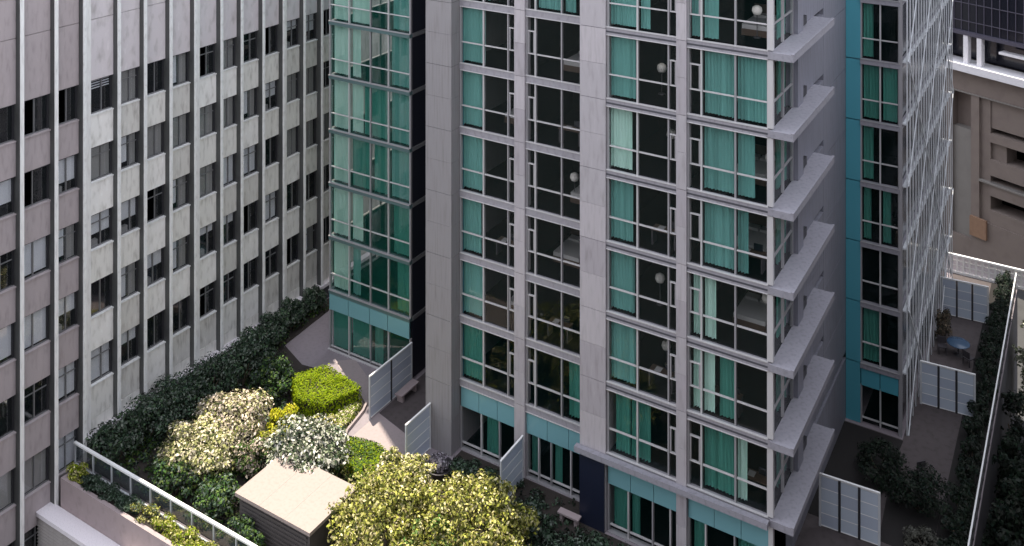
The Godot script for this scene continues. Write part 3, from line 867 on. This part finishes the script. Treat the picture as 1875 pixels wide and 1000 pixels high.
func leaves(clumps: Array, n: int, leaf: float, palette: Array, droop := 0.0) -> ArrayMesh:
	var v := PackedVector3Array()
	var nn := PackedVector3Array()
	var cc := PackedColorArray()
	var ix := PackedInt32Array()
	var weight := 0.0
	for c in clumps:
		weight += c[1].x * c[1].z
	for c in clumps:
		var count := int(n * c[1].x * c[1].z / weight)
		var tone := rng.randf_range(0.8, 1.2)
		for i in count:
			var d := Vector3(rng.randfn(), rng.randfn(), rng.randfn()).normalized()
			if d.y < -0.35:
				d.y = -d.y
			var rad := pow(rng.randf(), 0.4) * rng.randf_range(0.9, 1.06)
			var p: Vector3 = c[0] + d * c[1] * rad
			if p.y < 0.03:
				p.y = 0.03 + rng.randf() * 0.1
			var nm := (d + Vector3(rng.randf_range(-0.8, 0.8), rng.randf_range(-0.2, 1.0), rng.randf_range(-0.8, 0.8))).normalized()
			var t := nm.cross(Vector3(rng.randfn(), rng.randfn(), rng.randfn())).normalized()
			t.y -= droop
			var s := nm.cross(t).normalized()
			var l := leaf * rng.randf_range(0.4, 1.6)
			var k := v.size()
			v.append(p - t * l * 0.5)
			v.append(p + s * l * 0.27 + nm * l * 0.07)
			v.append(p + t * l * 0.5 - nm * l * 0.08)
			v.append(p - s * l * 0.27 + nm * l * 0.07)
			var base: Color = palette[rng.randi() % palette.size()]
			var col := base * (tone * rng.randf_range(0.55, 1.4))
			col.a = 1.0
			for q in 4:
				nn.append(nm)
				cc.append(col)
			ix.append_array(PackedInt32Array([k, k + 1, k + 2, k, k + 2, k + 3]))
	var arr := []
	arr.resize(Mesh.ARRAY_MAX)
	arr[Mesh.ARRAY_VERTEX] = v
	arr[Mesh.ARRAY_NORMAL] = nn
	arr[Mesh.ARRAY_COLOR] = cc
	arr[Mesh.ARRAY_INDEX] = ix
	var m := ArrayMesh.new()
	m.add_surface_from_arrays(Mesh.PRIMITIVE_TRIANGLES, arr)
	return m

func clump_set(r: Vector3, y: float, k: int, small := 1.0) -> Array:
	# k lumps spread over an ellipsoid of radii r whose centre is y above the base
	var out := []
	for i in k:
		var a := i * 2.39996 + rng.randf_range(-0.4, 0.4)
		var h := 1.0 - 1.55 * (i + 0.5) / k
		var q := sqrt(maxf(0.0, 1 - h * h))
		var size := rng.randf_range(0.26, 0.5) * small
		var d := Vector3(q * cos(a), h, q * sin(a)) * rng.randf_range(0.5, 0.88)
		out.append([Vector3(0, y, 0) + d * r, r * size])
	return out

func stems(par: Node3D, r: Vector3, y: float, n: int, thick: float) -> void:
	for i in n:
		var a := TAU * i / n + rng.randf_range(-0.4, 0.4)
		var top := Vector3(cos(a) * r.x * 0.45, y + r.y * 0.25, sin(a) * r.z * 0.45)
		var foot := Vector3(cos(a) * 0.1, 0, sin(a) * 0.1)
		bar(par, "stem", M.bark, par.position + foot, par.position + top, thick, thick)

func shrub(called: String, label: String, at: Vector3, r: Vector3, y: float, n: int, leaf: float, palette: Array, k := 9, group := "", category := "shrub") -> void:
	var t := thing(called, label, category, at, group)
	stems(t, r, y, 4, 0.05)
	var f := ms(t, "foliage", leaves(clump_set(r, y, int(k * 1.5), 1.12), n, leaf, palette), M.leaf, at)
	f.set_meta("kind", "stuff")

func tree(called: String, label: String, at: Vector3, r: Vector3, y: float, n: int, leaf: float, palette: Array, k: int, group := "") -> void:
	var t := thing(called, label, "tree", at, group)
	ms(t, "trunk", lathe([Vector2(0.17, 0), Vector2(0.12, y * 0.5), Vector2(0.08, y)], 10), M.bark, at)
	for i in 7:
		var a := TAU * i / 7.0 + rng.randf_range(-0.3, 0.3)
		bar(t, "limb", M.bark, at + Vector3(0, y * 0.5, 0), at + Vector3(cos(a) * r.x * 0.6, y + rng.randf_range(-0.3, 0.5) * r.y, sin(a) * r.z * 0.6), 0.06, 0.06)
	var tufts := clump_set(r, y, int(k * 1.5), 0.72)
	for i in k * 2:
		var a := rng.randf() * TAU
		var e := rng.randf_range(0.1, 1.3)
		var d := Vector3(cos(a) * cos(e), sin(e), sin(a) * cos(e)) * rng.randf_range(0.85, 1.12)
		tufts.append([Vector3(0, y, 0) + d * r, Vector3.ONE * rng.randf_range(0.18, 0.36)])
	var f := ms(t, "crown", leaves(tufts, n, leaf, palette), M.leaf, at)
	f.set_meta("kind", "stuff")

func block_hedge(called: String, label: String, poly: Array, h: float, n: int, leaf: float, palette: Array) -> void:
	# clipped hedge: leaves on the top and the sides of a prism over a polygon of [x, u] points
	var c := Vector2.ZERO
	var pg := PackedVector2Array()
	for p in poly:
		pg.append(Vector2(p[0], -p[1]))
		c += pg[-1] / poly.size()
	var at := Vector3(c.x, 0, c.y)
	var t := thing(called, label, "hedge", at)
	var inner := []
	for p in poly:
		inner.append([c.x + (p[0] - c.x) * 0.93, -c.y + (p[1] + c.y) * 0.93])
	ms(t, "branch_mass", slab_poly(inner, 0.0, h - 0.08), M.soil)
	var lo := pg[0]
	var hi := pg[0]
	for q in pg:
		lo = lo.min(q)
		hi = hi.max(q)
	var v := PackedVector3Array()
	var nn := PackedVector3Array()
	var cc := PackedColorArray()
	var ix := PackedInt32Array()
	var made := 0
	while made < n:
		var p3 := Vector3.ZERO
		var nm := Vector3.UP
		if made < n * 0.62:
			var p := Vector2(rng.randf_range(lo.x, hi.x), rng.randf_range(lo.y, hi.y))
			if not Geometry2D.is_point_in_polygon(p, pg):
				continue
			p3 = Vector3(p.x, h + rng.randf_range(-0.1, 0.06) + 0.07 * sin(p.x * 3.1 + p.y * 1.7) * sin(p.y * 2.3 - p.x), p.y)
		else:
			var i := rng.randi() % pg.size()
			var a := pg[i]
			var b := pg[(i + 1) % pg.size()]
			if rng.randf() > a.distance_to(b) / 4.0:
				continue
			var q := a.lerp(b, rng.randf())
			var e := (b - a).normalized()
			var o := Vector2(e.y, -e.x)
			if o.dot(q - c) < 0:
				o = -o
			p3 = Vector3(q.x, rng.randf() * h, q.y) + Vector3(o.x, 0, o.y) * rng.randf_range(-0.06, 0.06)
			nm = Vector3(o.x, 0.2, o.y)
		made += 1
		nm = (nm + Vector3(rng.randf_range(-0.7, 0.7), rng.randf_range(-0.2, 0.7), rng.randf_range(-0.7, 0.7))).normalized()
		var t1 := nm.cross(Vector3(rng.randfn(), rng.randfn(), rng.randfn())).normalized()
		var s := nm.cross(t1)
		var l := leaf * rng.randf_range(0.6, 1.3)
		var k := v.size()
		for d in [-t1 * 0.5, s * 0.3, t1 * 0.5, -s * 0.3]:
			v.append(p3 + d * l - at)
			nn.append(nm)
		var base: Color = palette[rng.randi() % palette.size()]
		var col := base * rng.randf_range(0.75, 1.25)
		col.a = 1
		for q in 4:
			cc.append(col)
		ix.append_array(PackedInt32Array([k, k + 1, k + 2, k, k + 2, k + 3]))
	var arr := []
	arr.resize(Mesh.ARRAY_MAX)
	arr[Mesh.ARRAY_VERTEX] = v
	arr[Mesh.ARRAY_NORMAL] = nn
	arr[Mesh.ARRAY_COLOR] = cc
	arr[Mesh.ARRAY_INDEX] = ix
	var m := ArrayMesh.new()
	m.add_surface_from_arrays(Mesh.PRIMITIVE_TRIANGLES, arr)
	var f := ms(t, "foliage", m, M.leaf, at)
	f.set_meta("kind", "stuff")

func cover(label: String, poly: Array, n: int, leaf: float, palette: Array, h: float) -> void:
	var pg := PackedVector2Array()
	for p in poly:
		pg.append(Vector2(p[0], -p[1]))
	var lo := pg[0]
	var hi := pg[0]
	for q in pg:
		lo = lo.min(q)
		hi = hi.max(q)
	var clumps := []
	while clumps.size() < n / 30:
		var p := Vector2(rng.randf_range(lo.x, hi.x), rng.randf_range(lo.y, hi.y))
		if Geometry2D.is_point_in_polygon(p, pg):
			var s := rng.randf_range(0.6, 1.3)
			clumps.append([Vector3(p.x, 0.05 + h * 0.3 * s, p.y), Vector3(0.32, h * 0.7, 0.32) * s])
	var o := ms(self, "ground_cover", leaves(clumps, n, leaf, palette), M.leaf)
	tag(o, label, "ground cover", "", "stuff")

func make_plants() -> void:
	# dark shrubs along the old offices
	var g := "dark shrubs along the foot of the old offices"
	var row := [
		[-43.1, 31.9, 1.5, 1.1, "dark shrub in the corner where the handrail meets the offices"],
		[-43.0, 33.6, 1.6, 1.15, "dark green shrub second from the balustrade along the offices"],
		[-43.0, 35.5, 1.6, 1.15, "dark green shrub left of the pale bush, against the offices"],
		[-42.8, 37.4, 1.6, 1.2, "dark green shrub behind the top of the pale bush"],
		[-42.2, 39.3, 1.8, 1.25, "bushy dark shrub midway along the offices, left of the clipped hedge"],
		[-42.9, 41.3, 1.5, 1.15, "dark shrub beside the narrow end of the grey path"],
		[-43.5, 43.2, 1.0, 1.05, "narrow dark shrub squeezed between the path and the offices"],
		[-43.7, 45.0, 0.85, 1.0, "second to last dark shrub along the far path"],
		[-43.8, 46.9, 0.8, 0.95, "last dark shrub along the path beside the glass block"]]
	for q in row:
		shrub("dark_shrub", q[4], W(q[0], 0.05, q[1]), Vector3(q[2], q[3], q[2]), q[3] * 0.85, 3400, 0.14, GREEN_DARK + [Color(0.06, 0.10, 0.05), Color(0.13, 0.15, 0.12)], 9, g)
	shrub("dark_shrub", "dark green shrub just below the pale bush by the handrail", W(-38.6, 0.05, 31.7), Vector3(1.3, 0.9, 0.9), 0.7, 2600, 0.14, GREEN_DARK + GREEN_MID, 8, g)
	shrub("dark_shrub", "dark green shrub filling the gap left of the pale-topped housing", W(-35.9, 0.05, 31.9), Vector3(1.3, 0.85, 1.0), 0.7, 2600, 0.14, GREEN_DARK + GREEN_MID, 8, g)
	shrub("dark_shrub", "dark green shrub before the dark side of the pale-topped housing", W(-33.2, 0.05, 31.15), Vector3(1.2, 0.7, 0.42), 0.5, 1700, 0.13, GREEN_DARK + GREEN_MID, 8, g)
	shrub("dark_shrub", "dark green bush at the left end of the clipped hedge", W(-40.0, 0.05, 39.8), Vector3(1.3, 1.1, 1.2), 0.9, 3000, 0.15, GREEN_DARK + GREEN_MID, 9, g)
	cover("low dark green ground cover between the shrubs along the offices", [[-44.1, 31.0], [-34.4, 31.0], [-34.4, 35.0], [-38.0, 38.6], [-41.4, 42.4], [-43.2, 43.4], [-43.4, 48.6], [-44.1, 48.6]], 15000, 0.13, GREEN_DARK + GREEN_MID, 0.3)
	cover("low olive ground cover around the silvery shrub and the trees", [[-34.2, 35.0], [-29.6, 34.9], [-29.5, 31.0], [-22.0, 31.0], [-20.5, 36.5], [-28.0, 38.4], [-30.6, 37.4], [-33.6, 38.4], [-35.4, 38.6], [-37.0, 38.4]], 14000, 0.13, YELLOW_GREEN + GREEN_MID, 0.3)
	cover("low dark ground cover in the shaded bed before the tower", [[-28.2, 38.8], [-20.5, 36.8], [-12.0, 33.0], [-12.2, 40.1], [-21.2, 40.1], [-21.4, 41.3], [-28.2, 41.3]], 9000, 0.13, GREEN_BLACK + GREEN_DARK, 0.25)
	# sunlit shrubs
	shrub("variegated_shrub", "large cream and pink variegated shrub, upper half of the pale mass", W(-38.9, 0.05, 35.6), Vector3(1.8, 1.3, 1.7), 1.15, 10000, 0.155, PALE + PINKISH, 13)
	shrub("variegated_shrub", "large cream variegated shrub next to the handrail, lower half of the pale mass", W(-38.7, 0.05, 33.3), Vector3(2.0, 1.35, 1.6), 1.1, 10500, 0.15, PALE, 13)
	shrub("silver_shrub", "round silvery white-speckled shrub overhanging the pale flat top", W(-33.6, 0.05, 35.7), Vector3(2.1, 1.4, 1.75), 1.45, 9500, 0.175, SILVER, 14)
	shrub("brown_shrub", "small brown-leaved shrub between the pale mass and the round shrub", W(-36.4, 0.05, 34.6), Vector3(0.9, 0.9, 0.9), 0.7, 2200, 0.14, PINKISH + GREEN_MID, 7)
	shrub("yellow_shrub", "small bright yellow shrub above the round silvery shrub", W(-37.4, 0.05, 37.7), Vector3(0.95, 0.65, 0.8), 0.5, 2600, 0.13, YELLOW, 7)
	shrub("yellow_shrub", "yellow-olive shrub running down beside the pale mass", W(-36.7, 0.05, 36.4), Vector3(0.8, 0.6, 1.0), 0.5, 2300, 0.13, YELLOW + YELLOW_GREEN, 7)
	shrub("yellow_shrub", "yellow shrub below the dark face of the clipped hedge", W(-35.2, 0.05, 38.7), Vector3(0.95, 0.55, 0.7), 0.4, 2400, 0.12, YELLOW + PALE, 7)
	shrub("yellow_shrub", "bright yellow shrub at the right tip of the lawn strip", W(-29.3, 0.05, 38.3), Vector3(0.75, 0.7, 0.6), 0.5, 2000, 0.12, YELLOW, 6)
	block_hedge("clipped_hedge", "bright green flat-topped clipped hedge beside the grey path", [[-39.3, 40.4], [-38.0, 42.1], [-35.1, 41.5], [-35.9, 39.35], [-37.5, 38.9]], 1.1, 9000, 0.10, LAWN)
	block_hedge("low_hedge", "low yellow-green hedge inside the curved white kerb", [[-35.75, 41.0], [-34.95, 41.3], [-34.75, 40.6], [-34.5, 39.5], [-35.2, 39.2], [-35.6, 40.0]], 0.4, 2600, 0.10, LAWN + PALE)
	block_hedge("low_hedge", "long low green hedge between the pale paving and the trees", [[-33.8, 38.95], [-32.5, 39.35], [-30.8, 39.0], [-29.2, 38.3], [-29.6, 37.2], [-31.5, 37.0], [-33.2, 37.6]], 0.35, 7000, 0.11, LAWN + GREEN_MID)
	# trees at the bottom
	tree("small_tree", "yellow-green bushy tree right of the pale-topped housing", W(-27.0, 0.05, 33.6), Vector3(2.5, 1.7, 2.6), 1.9, 11000, 0.14, YELLOW_GREEN, 28)
	tree("small_tree", "yellow-green bushy tree at the edge of the tower's shade", W(-23.6, 0.05, 35.7), Vector3(2.5, 1.6, 2.3), 1.8, 10500, 0.14, YELLOW_GREEN, 28)
	tree("small_tree", "yellow-green bushy tree below the long low hedge, nearest the fin wall", W(-28.3, 0.05, 36.4), Vector3(1.6, 1.2, 1.5), 1.3, 9000, 0.13, YELLOW_GREEN + PALE, 12)
	tree("small_tree", "olive bushy tree cut by the lower edge of the picture", W(-23.6, 0.05, 32.5), Vector3(2.2, 1.6, 2.0), 1.7, 9500, 0.14, YELLOW_GREEN + GREEN_MID, 14)
	tree("small_tree", "small yellow-green tree, rightmost of the sunlit trees", W(-21.6, 0.05, 33.9), Vector3(1.6, 1.3, 1.7), 1.4, 8000, 0.13, YELLOW_GREEN, 18)
	# shaded shrubs before the tower
	g = "shaded shrubs before the tower's ground storey"
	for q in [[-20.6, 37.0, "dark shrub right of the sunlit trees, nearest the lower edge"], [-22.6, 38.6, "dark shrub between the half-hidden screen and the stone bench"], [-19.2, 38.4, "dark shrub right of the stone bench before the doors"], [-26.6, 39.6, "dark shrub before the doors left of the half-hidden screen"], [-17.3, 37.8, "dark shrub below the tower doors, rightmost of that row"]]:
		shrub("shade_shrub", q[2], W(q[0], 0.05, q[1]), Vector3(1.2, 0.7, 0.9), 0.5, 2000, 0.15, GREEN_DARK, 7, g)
	# urn with a grey plant
	var u := thing("plant_urn", "dark round urn of grey foliage at the foot of the fin wall", "plant pot", W(-28.2, 0, 39.3))
	ms(u, "urn", lathe([Vector2(0, 0), Vector2(0.28, 0), Vector2(0.32, 0.06), Vector2(0.58, 0.42), Vector2(0.66, 0.62), Vector2(0.70, 0.66), Vector2(0.60, 0.66), Vector2(0.5, 0.55), Vector2(0, 0.55)]), M.pot_dark, W(-28.2, 0, 39.3))
	var uf := ms(u, "foliage", leaves([[Vector3(0, 0.8, 0), Vector3(0.55, 0.4, 0.55)]], 900, 0.14, [Color(0.22, 0.19, 0.22), Color(0.10, 0.09, 0.10), Color(0.32, 0.3, 0.32)]), M.leaf, W(-28.2, 0, 39.3))
	uf.set_meta("kind", "stuff")
	# planter strip outside the balustrade
	for q in [[-43.4, 0.55, YELLOW_GREEN + LAWN, "yellow-green tuft at the left end of the planter wall"], [-42.2, 0.6, GREEN_DARK, "dark ground cover behind the tuft on the planter wall"], [-41.0, 0.7, GREEN_DARK, "dark ground cover below the second balustrade pane"], [-39.7, 0.7, GREEN_DARK, "dark ground cover halfway along the planter wall"], [-38.4, 0.7, GREEN_DARK + YELLOW_GREEN, "olive ground cover where the planter turns sunny"], [-37.0, 0.75, YELLOW_GREEN + LAWN, "yellow-green cover plant, first of the sunny stretch"], [-35.6, 0.75, YELLOW_GREEN + LAWN, "yellow-green cover plant, middle of the sunny stretch"], [-34.2, 0.75, YELLOW_GREEN + LAWN, "yellow-green cover plant at the lower picture edge"], [-32.8, 0.75, YELLOW_GREEN + LAWN, "yellow-green cover plant just past the lower picture edge"]]:
		shrub("planter_plant", q[3], W(q[0], 0.2, 29.85), Vector3(q[1] + 0.2, 0.34, 0.5), 0.14, 1700, 0.09, q[2], 6, "plants along the planter wall", "plant")
	# right-hand terrace
	g = "dark hedge plants inside the right railing"
	for i in 15:
		var uu := 46.5 + i * 1.9
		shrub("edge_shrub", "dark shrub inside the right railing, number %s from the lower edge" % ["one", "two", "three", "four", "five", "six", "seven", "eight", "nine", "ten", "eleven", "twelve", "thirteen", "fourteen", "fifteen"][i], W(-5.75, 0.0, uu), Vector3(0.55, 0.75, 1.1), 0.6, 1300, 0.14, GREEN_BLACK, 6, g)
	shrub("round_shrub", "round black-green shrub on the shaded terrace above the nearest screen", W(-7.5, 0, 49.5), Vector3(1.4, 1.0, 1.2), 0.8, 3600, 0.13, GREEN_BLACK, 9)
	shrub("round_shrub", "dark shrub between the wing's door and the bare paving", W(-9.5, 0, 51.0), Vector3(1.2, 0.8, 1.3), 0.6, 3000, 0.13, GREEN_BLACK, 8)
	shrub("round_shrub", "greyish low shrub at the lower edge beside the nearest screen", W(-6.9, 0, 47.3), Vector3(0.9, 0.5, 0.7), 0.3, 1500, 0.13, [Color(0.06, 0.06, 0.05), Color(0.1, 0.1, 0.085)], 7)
	shrub("round_shrub", "brownish shrub against the lattice behind the blue table", W(-8.5, 0, 65.5), Vector3(0.5, 0.9, 1.0), 0.7, 1500, 0.13, [Color(0.07, 0.055, 0.04), Color(0.11, 0.085, 0.06), Color(0.04, 0.04, 0.03)], 7)
	g = "dark street trees below the right railing"
	for q in [[-3.4, 48.5, "dark street tree below the railing, lowest in view"], [-3.2, 53.0, "dark street tree second from the lower edge, outside the railing"], [-3.4, 57.5, "dark street tree third from the lower edge, outside the railing"], [-3.5, 62.0, "dark street tree below the pale tree, outside the railing"]]:
		tree("street_tree", q[2], W(q[0], -9.0, q[1]), Vector3(2.0, 4.6, 2.6), 4.6, 8000, 0.22, GREEN_BLACK, 16, g)
	tree("pale_tree", "pale grey-green sunlit tree at the right edge below the white fence", W(-2.8, -9.0, 69.5), Vector3(2.3, 5.0, 3.4), 5.2, 12000, 0.2, [Color(0.24, 0.25, 0.18), Color(0.16, 0.18, 0.11), Color(0.34, 0.34, 0.27), Color(0.06, 0.07, 0.04)], 18)

# ---------------------------------------------------------------- what shows through the glass
func make_rooms() -> void:
	var lamp := lathe([Vector2(0.06, 1.02), Vector2(0.17, 1.06), Vector2(0.23, 1.2), Vector2(0.2, 1.36), Vector2(0.08, 1.44), Vector2(0, 1.44)], 14)
	var stem := lathe([Vector2(0.0, 1.1), Vector2(0.018, 1.1), Vector2(0.018, 0.04), Vector2(0.16, 0.03), Vector2(0.17, 0.0)], 12)
	for q in [[5, -17.75, 42.6], [4, -17.55, 43.3], [2, -17.8, 42.5], [1, -17.6, 42.8], [6, -13.2, 42.6], [4, -12.7, 42.9], [2, -13.0, 43.4], [3, -22.9, 43.6], [0, -26.4, 44.0]]:
		var k: int = q[0]
		var x: float = q[1]
		var at := W(x, FL[k] + 0.02, q[2])
		var t := thing("floor_lamp", "round pale floor lamp in the %s-storey room %s" % [STOREY[k], "behind the corner bay" if x > -15 else ("beside the wide pillar" if x > -19 else "right of the fin wall")], "lamp", at, "floor lamps in the tower rooms")
		ms(t, "stem", stem, M.pot_dark, at)
		ms(t, "lamp_shade", lamp, M.lamp_shade, at)
	for q in [[-13.6, 2], [-13.6, 3], [-13.6, 4], [-13.2, 6], [-22.3, 3], [-23.3, 2], [-22.7, 5], [-26.0, 1], [-26.2, 4]]:
		var y: float = FL[q[1]] + 0.02
		var x: float = q[0]
		var u := 43.6 if x < -21 else 42.9
		var b := thing("bed", "bed with white linen in the %s-storey room %s" % [STOREY[q[1]], "behind the corner bay" if x > -15 else ("right of the fin wall" if x < -25 else "left of the wide pillar")], "bed", W(x, y, u), "beds in the tower rooms")
		bx(b, "bed_base", M.wood, x - 0.75, x + 0.75, y, y + 0.3, u - 0.2, u + 1.8)
		bx(b, "mattress", M.linen, x - 0.73, x + 0.73, y + 0.3, y + 0.5, u - 0.18, u + 1.78)
		bx(b, "pillow", M.linen, x - 0.65, x - 0.05, y + 0.5, y + 0.62, u + 1.3, u + 1.7)
		bx(b, "pillow", M.linen, x + 0.05, x + 0.65, y + 0.5, y + 0.62, u + 1.3, u + 1.7)
		bx(b, "headboard", M.wood, x - 0.78, x + 0.78, y, y + 1.0, u + 1.81, u + 1.88)
	for q in [[5, -13.4, 41.6], [3, -13.2, 41.7], [1, -14.2, 41.6], [0, -13.0, 41.8], [3, -17.2, 41.7], [1, -17.3, 41.6], [6, -26.4, 42.6], [2, -26.3, 42.7], [1, -23.2, 42.6], [4, -22.6, 42.7]]:
		var y: float = FL[q[0]] + 0.02
		var x: float = q[1]
		var u: float = q[2]
		var d := thing("desk", "desk with papers at the glass of the %s-storey room %s" % [STOREY[q[0]], "behind the corner bay" if x > -15 else ("beside the wide pillar" if x > -19 else ("right of the fin wall" if x < -25 else "left of the wide pillar"))], "desk", W(x, y, u), "desks in the tower rooms")
		bx(d, "desktop", M.wood, x - 0.6, x + 0.6, y + 0.70, y + 0.74, u - 0.3, u + 0.3)
		for e in [-0.55, 0.55]:
			bx(d, "leg", M.pot_dark, x + e - 0.03, x + e + 0.03, y, y + 0.7, u - 0.25, u + 0.25)
		bx(d, "papers", M.linen, x - 0.35, x - 0.05, y + 0.74, y + 0.76, u - 0.15, u + 0.2)
		bx(d, "screen", M.far_glass, x + 0.1, x + 0.5, y + 0.8, y + 1.1, u + 0.1, u + 0.13)
	var c := thing("ceiling_lamp", "small lit ceiling lamp in the seventh-storey room beside the wide pillar", "lamp", W(-17.7, 22.75, 42.2))
	var g := mat("lamp_glow", Color(1, 0.96, 0.88))
	g.emission_enabled = true
	g.emission = Color(1, 0.97, 0.92)
	g.emission_energy_multiplier = 2.5
	ms(c, "bulb", lathe([Vector2(0, 0.0), Vector2(0.1, 0.03), Vector2(0.12, 0.1), Vector2(0.1, 0.17), Vector2(0, 0.2)], 14), g, W(-17.7, 22.75, 42.2))
	bx(c, "cord", M.pot_dark, -17.71, -17.69, 22.96, 23.0, 42.19, 42.21)
	var l := OmniLight3D.new()
	l.name = "ceiling_lamp_light"
	l.light_energy = 0.05
	l.light_size = 0.1
	l.omni_range = 8.0
	l.omni_attenuation = 2.0
	l.shadow_enabled = true
	c.add_child(l)
	l.position = Vector3(0, 0.1, 0)
